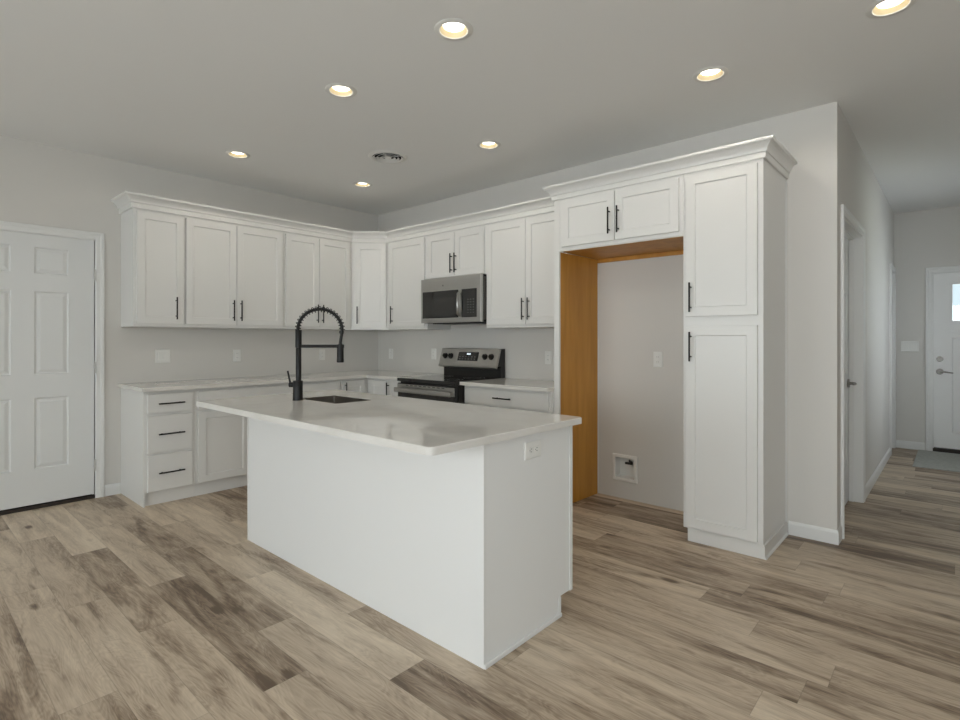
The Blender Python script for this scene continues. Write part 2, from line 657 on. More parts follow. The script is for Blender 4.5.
def window_unit(name, x0, x1, z0, z1, nx, loc, rz):
    bm = bmesh.new()
    f = 0.05
    box(bm, x0, x1, 0.02, 0.09, z0, z0 + f)
    box(bm, x0, x1, 0.02, 0.09, z1 - f, z1)
    for i in range(nx + 1):
        cx = x0 + f / 2 + (x1 - x0 - f) * i / nx
        box(bm, cx - f / 2, cx + f / 2, 0.02, 0.09, z0 + f, z1 - f)
    o = struct(name, bm, 'trim', loc=loc, rz=rz)
    struct('pane', B(x0 + f, x1 - f, 0.05, 0.056, z0 + f, z1 - f), 'glass', o)
    cs = bmesh.new()
    nested(cs, x0 - .06, x1 + .06, max(z0 - .06, 0.0), z1 + .06, [(0, 0), (0, -.016), (.06, -.016), (.06, 0)], False, False)
    struct('window_casing', cs, 'trim', o)


window_unit('window_1', *PAT, 2, (0, ROOM_Y, 0), PI)
window_unit('window_2', *WIN, 2, (0, ROOM_Y, 0), PI)
window_unit('window_3', 3.2, 5.2, .8, 2.2, 2, (ROOM_X, 0, 0), -PI / 2)
window_unit('window_4', -3.2, -2.0, .8, 2.2, 1, (6.4, 0, 0), -PI / 2)

# baseboards
struct('baseboard_left', sweep(bmesh.new(), [(0, -2.77), (0, -2.657)], BASE), 'trim')
struct('baseboard_rear', sweep(bmesh.new(), [(0, ROOM_Y), (0, -3.80)], BASE), 'trim')
struct('baseboard_back', sweep(bmesh.new(), [(4.372, 0), (X_END, 0), (X_END, 0.129)], [(o_ * .7, z_) for o_, z_ in BASE]), 'trim')
struct('baseboard_hall', sweep(bmesh.new(), [(X_END, 1.228), (X_END, 3.437)], BASE), 'trim')
struct('baseboard_far', sweep(bmesh.new(), [(X_END, Y_FAR), (4.922, Y_FAR)], BASE), 'trim')
struct('baseboard_entry', sweep(bmesh.new(), [(5.97, Y_FAR), (6.4, Y_FAR), (6.4, 0)], BASE), 'trim')


# ------------------------------------------------------------------ doors of the setting
def panel_slab(x0, x1, z0, z1, t, panels, prof, y):
    """door slab with its front at y, back at y+t and embossed panels in the front"""
    bm = bmesh.new()
    grid_face(bm, x0, x1, z0, z1, panels, y)
    for p in panels:
        nested(bm, *p, [(i, y + d) for i, d in prof], False, True)
    nested(bm, x0, x1, z0, z1, [(0, y + t), (0, y)], True, False)
    bmesh.ops.remove_doubles(bm, verts=bm.verts[:], dist=1e-5)
    return bm


def jamb(x0, x1, zt, parent, stop_y, t=T, th=0.012):
    bm = bmesh.new()
    box(bm, x0, x0 + th, 0.0, t, 0, zt)
    box(bm, x1 - th, x1, 0.0, t, 0, zt)
    box(bm, x0 + th, x1 - th, 0.0, t, zt - th, zt)
    if stop_y is not None:
        box(bm, x0 + th, x0 + th + .012, stop_y, stop_y + .03, 0, zt - th)
        box(bm, x1 - th - .012, x1 - th, stop_y, stop_y + .03, 0, zt - th)
        box(bm, x0 + th, x1 - th, stop_y, stop_y + .03, zt - th - .012, zt - th)
    return struct('jamb', bm, 'trim', parent)


EMB = [(0, 0), (0.008, 0.009), (0.016, 0.009), (0.036, 0.002)]
# door_1: six-panel door on the left wall, local x = world y
e = thing('door_1', 'white six-panel door hinged on its right side in the left wall', 'door', (0, 0, 0), PI / 2)
e['kind'] = 'structure'
dx0, dx1, dz0, dz1 = D1[0] + .014, D1[1] - .006, 0.034, 2.080
pc = [(-3.213, -3.004), (-3.553, -3.347)]
pz = [(1.782, 1.982), (1.016, 1.648), (0.300, 0.840)]
slabm = panel_slab(dx0, dx1, dz0, dz1, .035, [(a, b, c, d) for a, b in pc for c, d in pz], EMB, 0.004)
struct('door_slab', slabm, 'door', e)
jamb(D1[0] - .001, D1[1] + .012, D1[3] + .005, e, .042)
struct('door_casing', casing(D1[0] + .003, D1[1] - .002, D1[3] - .004, CASING), 'trim', e)
for hz in (1.80, 1.055, 0.27):
    bm = bmesh.new()
    cyl(bm, (D1[1] - .003, -.019, hz - .045), (D1[1] - .003, -.019, hz + .045), .006, seg=12)
    box(bm, D1[1] - .006, D1[1] + .003, -.019, .006, hz - .045, hz + .045)
    struct('hinge', bm, 'hinge', e)
struct('threshold', B(D1[0], D1[1], -.01, .1, 0, .022, bev=.003), 'dark_gap', e)
bm = bmesh.new()
cyl(bm, (dx0 + .07, .004, .95), (dx0 + .07, -.012, .95), .032, seg=24)
cyl(bm, (dx0 + .07, -.012, .95), (dx0 + .07, -.03, .95), .012, seg=16)
cyl(bm, (dx0 + .07, -.03, .95), (dx0 + .07, -.06, .95), .026, .022, seg=24)
struct('door_handle', bm, 'nickel', e)
bm = bmesh.new()
box(bm, D1[0] - .05, D1[1] + .05, T, T + .02, 0, D1[3] + .05)
struct('door_back', bm, 'door', e)


# door_2: closed door in the hall wall, deep in its jamb
def hall_door(nm, label, D, knob_far):
    e = thing(nm, label, 'door', (X_END, 0, 0), PI / 2)
    e['kind'] = 'structure'
    x0, x1, zt = D[0], D[1], D[3]
    w = x1 - x0
    cols = [(x0 + .12, x0 + w / 2 - .06), (x0 + w / 2 + .06, x1 - .12)] if w > .6 else [(x0 + .1, x1 - .1)]
    s = panel_slab(x0 + .014, x1 - .014, .01, zt - .014, .035, [(a, b, c, d) for a, b in cols for c, d in pz], EMB, 0.082)
    struct('door_slab', s, 'door', e)
    jamb(x0, x1, zt, e, .05)
    struct('door_casing', casing(x0 + .004, x1 - .004, zt - .004, CASING), 'trim', e)
    kx = x1 - .085 if knob_far else x0 + .085
    bm = bmesh.new()
    cyl(bm, (kx, .082, .938), (kx, .070, .938), .033, seg=24)
    cyl(bm, (kx, .070, .938), (kx, .035, .938), .011, seg=16)
    tube(bm, [(kx, .034, .938), (kx - .02, .03, .938), (kx - .10, .034, .938)], [.010, .010, .007], 12)
    struct('door_handle', bm, 'nickel', e, smooth=40)


hall_door('door_2', 'white door set deep in its frame beside the pantry, in the hall wall', D2, True)
hall_door('door_4', 'narrow white doorway at the far end of the hall wall, near the entry', D4, False)

# door_3: entry door with glazed lights
e = thing('door_3', 'grey-white entry door with a high window at the end of the hall', 'door', (0, Y_FAR, 0))
e['kind'] = 'structure'
lite = (5.154, 5.736, 1.487, 1.905)
x0, x1, z0, z1 = D3[0] + .006, D3[1] - .006, 0.045, D3[3] - .012
bm = bmesh.new()
pan = [(5.154, 5.42, .22, 1.30), (5.47, 5.736, .22, 1.30)]
grid_face(bm, x0, x1, z0, z1, pan + [lite], 0.03)
for p in pan:
    nested(bm, *p, [(0, .03), (.010, .040)], False, True)
grid_face(bm, x0, x1, z0, z1, [lite], 0.075)
for r in (lite, (x0, x1, z0, z1)):
    nested(bm, *r, [(0, .03), (0, .075)], False, False)
bmesh.ops.remove_doubles(bm, verts=bm.verts[:], dist=1e-5)
struct('door_slab', bm, 'entry', e)
struct('window_pane', B(lite[0], lite[1], .05, .056, lite[2], lite[3]), 'glass', e)
bm = bmesh.new()
nested(bm, lite[0] - .018, lite[1] + .018, lite[2] - .018, lite[3] + .018, [(0, .03), (0, .022), (.022, .022), (.022, .05)], False, False)
for k in (1, 2):
    mx_ = lite[0] + (lite[1] - lite[0]) * k / 3
    box(bm, mx_ - .01, mx_ + .01, .04, .066, lite[2], lite[3])
struct('window_frame', bm, 'entry', e)
struct('dentil_shelf', B(5.12, 5.77, .012, .032, 1.365, 1.385, bev=.003), 'entry', e)
jamb(D3[0], D3[1], D3[3], e, None)
struct('door_casing', casing(D3[0] + .004, D3[1] - .004, D3[3] - .004, CASING), 'trim', e)
bm = bmesh.new()
cyl(bm, (5.05, .03, 1.057), (5.05, .016, 1.057), .031, .027, seg=24)
box(bm, 5.045, 5.055, .0, .016, 1.04, 1.074)
struct('deadbolt', bm, 'nickel', e)
bm = bmesh.new()
cyl(bm, (5.05, .03, .912), (5.05, .018, .912), .034, .03, seg=24)
cyl(bm, (5.05, .018, .912), (5.05, -.02, .912), .012, seg=16)
tube(bm, [(5.05, -.022, .912), (5.08, -.024, .914), (5.12, -.02, .908), (5.165, -.02, .902)], [.011, .010, .008, .006], 12)
struct('door_handle', bm, 'nickel', e, smooth=40)
struct('threshold', B(D3[0], D3[1], -.005, .1, 0, .04, bev=.003), 'dark_gap', e)

# outside the entry door: porch and a pale neighbouring wall
struct('ground', B(-12, 20, Y_FAR + .6, 26, -.3, -.2), 'ground')
bm = bmesh.new()
box(bm, 4.2, 7.6, Y_FAR + T + .01, 6.2, 2.32, 2.45)
box(bm, 5.0, 5.14, 6.0, 6.14, -.2, 2.32)
struct('porch', bm, 'siding')


# ------------------------------------------------------------------ cabinets (local: x along the wall, front faces -y)
SHAKER = lambda y: [(0, y), (0, y - .0185), (.0015, y - .020), (.057, y - .020), (.061, y - .012)]
SLAB = lambda y: [(0, y), (0, y - .0185), (.0015, y - .020)]


def pull(parent, cx, cz, y, vertical=True, length=.185, label=None):
    h = length / 2
    bm = bmesh.new()
    yb = y - .03
    q = .064
    if vertical:
        cyl(bm, (cx, yb, cz - h), (cx, yb, cz + h), .0058, seg=12)
        for s in (-q, q):
            cyl(bm, (cx, y, cz + s), (cx, yb, cz + s), .005, seg=10)
    else:
        cyl(bm, (cx - h, yb, cz), (cx + h, yb, cz), .0058, seg=12)
        for s in (-q, q):
            cyl(bm, (cx + s, y, cz), (cx + s, yb, cz), .005, seg=10)
    return obj('handle', bm, 'bronze', parent, smooth=40)


def door(parent, x0, x1, z0, z1, d, hx=None, hz=None):
    """shaker door on the face at depth d; handle at (hx, hz)"""
    o = obj('door', nested(bmesh.new(), x0, x1, z0, z1, SHAKER(-d)), 'cab', parent)
    if hx is not None:
        pull(o, hx, hz, -d - .020)
    return o


def drawer(parent, x0, x1, z0, z1, d, pulled=True):
    o = obj('drawer', nested(bmesh.new(), x0, x1, z0, z1, SLAB(-d)), 'cab', parent)
    if pulled:
        pull(o, (x0 + x1) / 2, (z0 + z1) / 2, -d - .020, False)
    return o


UZ0, UZ1, UD = 1.385, 2.345, 0.33
DZ0, DZ1 = 1.410, 2.306
HB = 1.540                                   # bar pull centre on the wall cabinets


def wall_body(parent, w, z0=UZ0, z1=UZ1, d=UD):
    bm = bmesh.new()
    box(bm, 0.0005, w - .0005, -d, -0.001, z0, z1, bev=.001)
    return obj('body', bm, 'cab', parent)


GU = 'white wall cabinets'
# left wall: origin at wall, local x runs to the corner
A0 = -2.655
t = thing('wall_cabinet', 'white one-door wall cabinet nearest the six-panel door, first on the left wall', 'cabinet', (0, A0, 0), PI / 2, GU)
wall_body(t, .375)
door(t, .022, .367, DZ0, DZ1, UD, .305, HB)
t = thing('wall_cabinet', 'white two-door wall cabinet on the left wall, second from the six-panel door', 'cabinet', (0, A0 + .375, 0), PI / 2, GU)
wall_body(t, .890)
door(t, .010, .432, DZ0, DZ1, UD, .400, HB)
door(t, .436, .875, DZ0, DZ1, UD, .468, HB)
t = thing('wall_cabinet', 'white two-door wall cabinet on the left wall behind the faucet arch', 'cabinet', (0, A0 + 1.265, 0), PI / 2, GU)
wall_body(t, .780)
door(t, .018, .380, DZ0, DZ1, UD, .352, HB)
door(t, .384, .752, DZ0, DZ1, UD, .412, HB)

# diagonal corner cabinet
t = thing('corner_wall_cabinet', 'white diagonal wall cabinet with one door set across the kitchen corner', 'cabinet', (0, 0, 0), 0, GU)
bm = bmesh.new()
pts = [(0.001, -.001), (0.001, -.609), (UD, -.609), (.609, -UD), (.609, -.001)]
lo = [bm.verts.new((x, y, UZ0)) for x, y in pts]
hi = [bm.verts.new((x, y, UZ1)) for x, y in pts]
bm.faces.new(lo)
bm.faces.new(hi)
for i in range(5):
    j = (i + 1) % 5
    bm.faces.new((lo[i], lo[j], hi[j], hi[i]))
obj('body', bm, 'cab', t)
# the diagonal door: built flat, then turned 45 degrees about the diagonal face
dl = math.hypot(.609 - UD, .609 - UD)
dm = nested(bmesh.new(), .035, dl - .022, DZ0, DZ1, SHAKER(0.0))
o = obj('door', dm, 'cab', t, loc=(UD, -.609, 0), rz=PI / 4)
pull(o, .068, HB, -.020)

# back wall
t = thing('wall_cabinet', 'white one-door wall cabinet between the diagonal corner cabinet and the microwave', 'cabinet', (.611, 0, 0), 0, GU)
wall_body(t, .622)
door(t, .022, .590, DZ0, DZ1, UD, .096, HB)
t = thing('wall_cabinet', 'short white two-door wall cabinet directly above the microwave', 'cabinet', (1.235, 0, 0), 0, GU)
wall_body(t, .785, 1.872)
door(t, .012, .392, 1.885, DZ1, UD, .363, 2.008)
door(t, .396, .765, 1.885, DZ1, UD, .418, 2.008)
t = thing('wall_cabinet', 'tall white two-door wall cabinet between the microwave and the fridge alcove', 'cabinet', (2.021, 0, 0), 0, GU)
wall_body(t, .879)
door(t, .014, .448, DZ0, DZ1, UD, .432, HB)
door(t, .452, .868, DZ0, DZ1, UD, .492, HB)

# fridge surround and pantry
TD = 0.555
t = thing('fridge_side_panel', 'tall brown wood fridge panel with a white front edge, left of the empty alcove', 'panel', (2.916, 0, 0))
obj('wood_sheet', prism([(0, -TD + .019), (.0305, -TD + .019), (.0510, -.012), (.0205, -.012)], .0, 1.9445, 0), 'maple', t)
obj('front_edge', B(-.0155, .0305, -TD, -TD + .0185, 0, UZ1, bev=.001), 'cab', t)
obj('wall_strip', B(.0400, .0520, -.0115, -.0005, 0, 1.82), 'trim', t)

t = thing('fridge_cabinet', 'wide short white two-door cabinet above the empty fridge alcove', 'cabinet', (2.947, 0, 0))
w = 3.889 - 2.947
bm = bmesh.new()
box(bm, .0215, w - .0005, -TD, -.001, 1.9475, UZ1)
box(bm, .0005, .0215, -TD, -TD + .019, 1.9475, UZ1)
obj('body', bm, 'cab', t)
obj('wood_underside', B(.0225, w - .001, -TD + .02, -.002, 1.9445, 1.9472), 'maple', t)
obj('wood_cleat', B(.0225, w - .001, -.022, -.002, 1.915, 1.9442), 'maple', t)
door(t, .034, .466, 1.978, 2.320, TD, .432, 2.115)
door(t, .472, .918, 1.978, 2.320, TD, .500, 2.115)

t = thing('pantry_cabinet', 'tall white pantry cabinet with two stacked doors at the right end of the kitchen', 'cabinet', (3.890, 0, 0))
pw = 4.357 - 3.890
obj('body', B(.0, pw, -TD, -.001, .082, UZ1, bev=.001), 'cab', t)
obj('toe_board', B(.027, pw + .008, -TD + .001, -.002, .0, .0815), 'cab', t)
obj('shoe_molding', sweep(bmesh.new(), [(pw + .0085, -TD + .001), (pw + .0085, -.014)], [(0, 0), (.009, 0), (.007, .009), (0, .016)]), 'trim', t)
obj('scribe_strip', B(pw + .0005, pw + .006, -.020, -.002, .083, 2.32), 'trim', t)
door(t, .022, .438, 1.428, 2.318, TD, .055, 1.548)
door(t, .022, .438, .096, 1.366, TD, .055, 1.238)

# crown mouldings
CROWN = [(-.03, 2.3465), (-.0, 2.3465), (.0005, 2.324), (.015, 2.324), (.017, 2.328), (.017, 2.366), (.026, 2.368), (.030, 2.376), (.038, 2.388), (.050, 2.400),
         (.062, 2.407), (.072, 2.409), (.076, 2.414), (.078, 2.424), (.076, 2.428), (-.03, 2.428)]
G = 'white crown mouldings'
CROWN = [(o_ * .92, z_ + (.006 if z_ > 2.37 else 0)) for o_, z_ in CROWN]
cm = sweep(bmesh.new(), [(0.0008, A0), (UD, A0), (UD, -.609), (.609, -UD), (2.816, -UD)], CROWN)
tag(obj('crown_molding', cm, 'cab'), 'long white crown moulding along the tops of the wall cabinets, turning the corner', 'moulding', G)
TALL = [(o_ * .90, {2.324: 2.340, 2.328: 2.344, 2.366: 2.374, 2.368: 2.376}.get(z_, z_ + .010 if z_ > 2.37 else z_)) for o_, z_ in CROWN]
cm = sweep(bmesh.new(), [(2.900, -.0008), (2.900, -TD), (4.358, -TD), (4.358, -.0008)], TALL)
tag(obj('crown_molding', cm, 'cab'), 'white crown moulding on top of the pantry and fridge cabinet, standing forward', 'moulding', G)

# base cabinets
BD, BZ = 0.578, 0.884
TOP = (.712, .858)


def base_body(parent, w, x0=0.0, end=False):
    bm = bmesh.new()
    box(bm, x0 + .0005, w - .0005, -BD, -.001, .105, BZ, bev=.001)
    obj('body', bm, 'cab', parent)
    obj('toe_board', B(x0 + (.001), w - .0005, -BD + .026, -BD + .038, 0, .1045), 'cab', parent)


GB = 'white base cabinets'
t = thing('base_cabinet', 'white three-drawer base cabinet at the left end of the counter, near the six-panel door', 'cabinet', (0, A0, 0), PI / 2, GB)
base_body(t, .375, .012)
obj('end_panel', B(0, .012, -BD, -.001, 0, BZ), 'cab', t)
drawer(t, .026, .345, *TOP, BD)
drawer(t, .026, .345, .408, .690, BD)
drawer(t, .026, .345, .112, .388, BD)
t = thing('base_cabinet', 'white wide-drawer base cabinet on the left wall, partly hidden by the island', 'cabinet', (0, A0 + .375, 0), PI / 2, GB)
base_body(t, .890)
drawer(t, .016, .868, *TOP, BD, False)
door(t, .016, .438, .112, .690, BD)
door(t, .444, .868, .112, .690, BD)
t = thing('base_cabinet', 'white base cabinet seen behind the faucet, next to the inner corner', 'cabinet', (0, A0 + 1.265, 0), PI / 2, GB)
base_body(t, .475)
drawer(t, .012, .462, *TOP, BD, False)
door(t, .012, .462, .112, .690, BD, .43, .58)
t = thing('corner_base_cabinet', 'white corner base cabinet with two doors meeting at the inner corner', 'cabinet', (0, 0, 0), 0, GB)
bm = bmesh.new()
q = .9135
pts = [(.001, -.001), (.001, -q), (BD, -q), (BD, -BD), (q, -BD), (q, -.001)]
lo = [bm.verts.new((x, y, .105)) for x, y in pts]
hi = [bm.verts.new((x, y, BZ)) for x, y in pts]
bm.faces.new(lo)
bm.faces.new(hi)
for i in range(6):
    j = (i + 1) % 6
    bm.faces.new((lo[i], lo[j], hi[j], hi[i]))
obj('body', bm, 'cab', t)
bm = bmesh.new()
box(bm, BD - .03, BD - .018, -q + .001, -BD + .018, 0, .1045)
box(bm, BD - .030, q - .001, -BD + .0185, -BD + .03, 0, .1045)
obj('toe_board', bm, 'cab', t)
o = obj('door', nested(bmesh.new(), .012, .287, .124, .862, SHAKER(0)), 'cab', t, loc=(BD, -q, 0), rz=PI / 2)
pull(o, .042, .755, -.020)
obj('door', nested(bmesh.new(), .646, .902, .124, .862, SHAKER(-BD)), 'cab', t)
t = thing('base_cabinet', 'narrow white base cabinet just left of the range', 'cabinet', (.9145, 0, 0), 0, GB)
base_body(t, .289)
door(t, .012, .275, .124, .862, BD, .040, .755)
t = thing('base_cabinet', 'white base cabinet with a wide drawer between the range and the fridge alcove', 'cabinet', (1.9795, 0, 0), 0, GB)
base_body(t, .918)
drawer(t, .018, .892, .735, .862, BD)
door(t, .018, .452, .124, .715, BD, .42, .61)
door(t, .458, .892, .124, .715, BD, .49, .61)

# worktops
CT0, CT1 = .8845, .914
G = 'pale quartz worktops'


o = obj('countertop', prism([(.001, -2.676), (.64, -2.676), (.64, -.64), (1.2035, -.64), (1.2035, -.001), (.001, -.001)], CT0, CT1), 'quartz')
tag(o, 'L-shaped pale quartz countertop running along the left wall and round to the range', 'countertop', G)
o = obj('countertop', prism([(1.9785, -.64), (2.8985, -.64), (2.8985, -.001), (1.9785, -.001)], CT0, CT1), 'quartz')
tag(o, 'short pale quartz countertop between the range and the fridge alcove', 'countertop', G)

# ------------------------------------------------------------------ range
RX0, RX1 = 1.2055, 1.9765
t = thing('kitchen_range', 'stainless and black glass electric range set between the base cabinets', 'range', (RX0, 0, 0))
w = RX1 - RX0
obj('body', B(.0, w, -.655, -.012, .02, .8835), 'black_plastic', t)
obj('cooktop', B(0, w, -.700, -.075, .884, .9155, bev=.004), 'black_glass', t)
for i, (bx, by, r) in enumerate(((.19, -.52, .10), (.58, -.52, .085), (.19, -.24, .075), (.58, -.24, .10))):
    bm = bmesh.new()
    for rr in (r, r * .62):
        lathe(bm, [(rr, .9158), (rr + .002, .9160), (rr + .004, .9158)], (bx, by, 0), 40)
    obj('burner_ring', bm, 'gray_mark', t)
o = obj('oven_door', B(.004, w - .004, -.695, -.656, .26, .868, bev=.004), 'black_glass', t)
obj('door_trim', B(.004, w - .004, -.699, -.6955, .785, .860), 'steel', o)
obj('window', B(.14, w - .14, -.6965, -.6955, .38, .70), 'smoked', o)
for k in range(9):
    xx = .13 + k * .06
    obj('vent_slot', B(xx, xx + .035, -.7005, -.6985, .848, .855), 'black_plastic', o)
bm = bmesh.new()
box(bm, .010, w - .010, -.752, -.730, .785, .830, bev=.008)
for xx in (.022, w - .056):
    box(bm, xx, xx + .034, -.732, -.696, .792, .823, bev=.004)
obj('handle', bm, 'steel', o)
o = obj('storage_drawer', B(.004, w - .004, -.690, -.656, .08, .25, bev=.004), 'steel', t)
# backguard: black riser and leaning stainless control panel
bm = bmesh.new()
pr = [(-.012, .905), (-.075, .9), (-.075, 1.02), (-.125, 1.035), (-.088, 1.185), (-.012, 1.19)]
a = [bm.verts.new((0.001, y, z)) for y, z in pr]
b = [bm.verts.new((w - .001, y, z)) for y, z in pr]
bm.faces.new(a)
bm.faces.new(b)
for i in range(6):
    j = (i + 1) % 6
    bm.faces.new((a[i], a[j], b[j], b[i]))
obj('backguard', bm, 'black_plastic', t)
# control panel plane: from (y,z)=(-.150,1.018) up to (-.092,1.192)
P0, P1 = Vector((0, -.152, 1.022)), Vector((0, -.098, 1.192))
up = (P1 - P0).normalized()
nv = Vector((0, -up.z, up.y))
PL = (P1 - P0).length


def on_panel(x0, x1, s0, s1, h0, h1, bev=0.0):
    b2 = B(x0, x1, 0, h1 - h0, s0, s1, bev=bev)
    for v in b2.verts:
        l = v.co.copy()
        v.co = Vector((l.x, P0.y, P0.z)) + up * l.z + nv * (h1 - l.y)
    return b2


cp = obj('control_panel', on_panel(-.001, w + .001, 0, PL, -.03, 0.0, bev=.004), 'steel', t)
obj('lower_lip', on_panel(-.001, w + .001, -.014, 0.0, -.03, .004, bev=.003), 'steel', t)
obj('display', on_panel(.255, .525, .050, .140, .0, .002), 'black_glass', cp)
obj('clock_digits', on_panel(.370, .420, .112, .128, .002, .0026), 'display', cp)
for r in range(2):
    for c in range(6):
        obj('key_mark', on_panel(.275 + c * .040, .292 + c * .040, .066 + r * .022, .072 + r * .022, .002, .0025), 'gray_mark', cp)
for kx in (.075, .155, .615, .695):
    c0 = Vector((kx, P0.y, P0.z)) + up * .095
    bm = bmesh.new()
    cyl(bm, c0, c0 + nv * .006, .030, .029, 28)
    cyl(bm, c0 + nv * .006, c0 + nv * .028, .022, .019, 28)
    k = obj('knob', bm, 'black_plastic', cp, smooth=35)
    b2 = on_panel(kx - .006, kx + .006, .077, .113, .010, .036, bev=.003)
    obj('knob_grip', b2, 'black_plastic', k)
# ------------------------------------------------------------------ microwave
t = thing('microwave', 'stainless over-the-range microwave hung under the short wall cabinet', 'microwave', (1.236, 0, 1.440))
w, h = .783, .431
MF = -.375
obj('body', B(0, w, MF, -.002, 0.0, h), 'black_plastic', t)
fr = obj('front_frame', B(-.012, w + .002, MF - .035, MF - .0005, .0, h, bev=.004), 'steel', t)
obj('side_vent', B(w + .0005, w + .003, MF + .010, -.345, .02, h - .02), 'nickel', t)
o = obj('door_glass', B(.014, .505, MF - .038, MF - .0355, .045, .305, bev=.001), 'black_glass', t)
obj('window', B(.040, .480, MF - .0392, MF - .0382, .075, .240), 'smoked', o)
o = obj('keypad', B(.548, .735, MF - .038, MF - .0355, .045, .305, bev=.001), 'black_glass', t)
for r in range(6):
    for c in range(3):
        obj('key_mark', B(.622 + c * .034, .636 + c * .034, MF - .0387, MF - .0381, .085 + r * .024, .090 + r * .024), 'gray_mark', o)
bm = bmesh.new()
tube(bm, [(.527, MF - .036, .060), (.527, MF - .062, .075), (.527, MF - .072, .17), (.527, MF - .062, .265), (.527, MF - .036, .280)], .013, 14)
obj('handle', bm, 'steel', t, smooth=60)
bm = bmesh.new()
box(bm, .10, w - .10, MF + .02, -.08, -.010, -.0005, bev=.003)
obj('bottom_filter', bm, 'black_plastic', t)
obj('badge', lathe(bmesh.new(), [(.0, 0), (.009, 0), (.009, .001), (0, .001)], (0, 0, 0), 20), 'gray_mark', t, loc=(.30, MF - .0365, .355))
bpy.data.objects['badge'].rotation_euler = (PI / 2, 0, 0)

# ------------------------------------------------------------------ island
IX0, IX1, IY0, IY1 = 1.812, 3.827, -2.420, -1.783
t = thing('kitchen_island', 'white kitchen island base with plain panels in the middle of the floor', 'island', (0, 0, 0))
obj('front_panel', B(IX0 + .014, IX1 - .002, IY0, IY0 + .012, 0, CT0 - .0005), 'panel', t)
bm = bmesh.new()
box(bm, IX0, IX0 + .0135, IY0 - .003, IY0 + .014, 0, CT0 - .0005, bev=.001)
obj('corner_trim', bm, 'trim', t)


def end_shape(x0, x1):
    bm = bmesh.new()
    pts = [(IY0 + .0125, 0), (IY1 - .098, 0), (IY1 - .098, .092), (IY1, .092), (IY1, CT0 - .0005), (IY0 + .0125, CT0 - .0005)]
    a = [bm.verts.new((x0, y, z)) for y, z in pts]
    b = [bm.verts.new((x1, y, z)) for y, z in pts]
    bm.faces.new(a)
    bm.faces.new(b)
    for i in range(6):
        j = (i + 1) % 6
        bm.faces.new((a[i], a[j], b[j], b[i]))
    return bm


obj('end_panel', end_shape(IX1 - .014, IX1 - .002), 'panel', t)
obj('end_panel', end_shape(IX0, IX0 + .012), 'panel', t)
bm = bmesh.new()
box(bm, IX1 - .0015, IX1 + .003, IY1 - .022, IY1 + .001, .090, CT0 - .0005, bev=.001)
obj('edge_strip', bm, 'trim', t)
bm = bmesh.new()
box(bm, IX1 - .0015, IX1 + .003, IY1 - .114, IY1 - .097, .018, .091, bev=.001)
obj('edge_strip', bm, 'trim', t)
bm = bmesh.new()
box(bm, IX1 - .0015, IX1 + .009, IY0 + .001, IY1 - .097, .0, .018, bev=.003)
obj('shoe_molding', bm, 'trim', t)
bm = bmesh.new()
box(bm, IX1 - .0019, IX1 + .0005, IY0 - .0005, IY0 + .010, .0, CT0 - .0005)
obj('corner_trim', bm, 'trim', t)
obj('shell', slab(IX0 + .0125, IX1 - .0145, .092, CT0 - .0005, .012, y=IY1 - .012), 'cab', t)
obj('toe_board', B(IX0 + .0125, IX1 - .0145, IY1 - .110, IY1 - .098, 0, .091), 'cab', t)
obj('cabinet_floor', B(IX0 + .0125, IX1 - .0145, IY0 + .013, IY1 - .0125, .092, .104), 'cab', t)
n = 4
for i in range(n):
    sx = IX0 + .02 + (IX1 - IX0 - .04) / n * i
    b2 = nested(bmesh.new(), -(sx + (IX1 - IX0 - .04) / n - .004), -(sx + .002), .124, .862, SHAKER(0))
    o = obj('door', b2, 'cab', t, loc=(0, IY1, 0), rz=PI)

# island worktop with rounded corners and the sink cut-out
SX0, SX1, SY0, SY1 = 2.135, 2.545, -2.246, -1.990
wx0, wx1, wy0, wy1 = 1.782, 3.857, -2.730, -1.750


def rounded(x0, x1, y0, y1, r, k=6):
    pts = []
    for cx, cy, a0 in ((x1 - r, y1 - r, 0), (x0 + r, y1 - r, 90), (x0 + r, y0 + r, 180), (x1 - r, y0 + r, 270)):
        for i in range(k + 1):
            a = math.radians(a0 + 90 * i / k)
            pts.append((cx + r * math.cos(a), cy + r * math.sin(a)))
    return pts


def holed_prism(outer, inner, z0, z1, bev=.003):
    bm = bmesh.new()
    rings = {}
    for z, ins in ((z0, 0), (z1 - bev, 0), (z1, bev)):
        cx = sum(p[0] for p in outer) / len(outer)
        cy = sum(p[1] for p in outer) / len(outer)
        ro = [bm.verts.new((x - math.copysign(ins, x - cx), y - math.copysign(ins, y - cy), z)) for x, y in outer]
        rings.setdefault('o', []).append(ro)
    for z in (z0, z1):
        rings.setdefault('i', []).append([bm.verts.new((x, y, z)) for x, y in inner])
    for key in 'oi':
        rr = rings[key]
        for a, b in zip(rr, rr[1:]):
            for k in range(len(a)):
                j = (k + 1) % len(a)
                bm.faces.new((a[k], a[j], b[j], b[k]))
    for zi, (ro, ri) in enumerate(((rings['o'][0], rings['i'][0]), (rings['o'][-1], rings['i'][-1]))):
        es = []
        for lp in (ro, ri):
            for k in range(len(lp)):
                v0, v1 = lp[k], lp[(k + 1) % len(lp)]
                e_ = bm.edges.get((v0, v1)) or bm.edges.new((v0, v1))
                es.append(e_)
        bmesh.ops.triangle_fill(bm, use_beauty=True, use_dissolve=False, edges=es)
    return bm


TOPLINE = [(x + (.016 * (y - wy0) / (wy1 - wy0) if x > 3 else 0), y) for x, y in rounded(wx0, wx1, wy0, wy1, .028)]
o = obj('countertop', holed_prism(TOPLINE, rounded(SX0, SX1, SY0, SY1, .012, 4), CT0, CT1), 'quartz')
tag(o, 'wide pale glossy quartz island countertop with rounded corners and a sink cut into it', 'countertop', G)

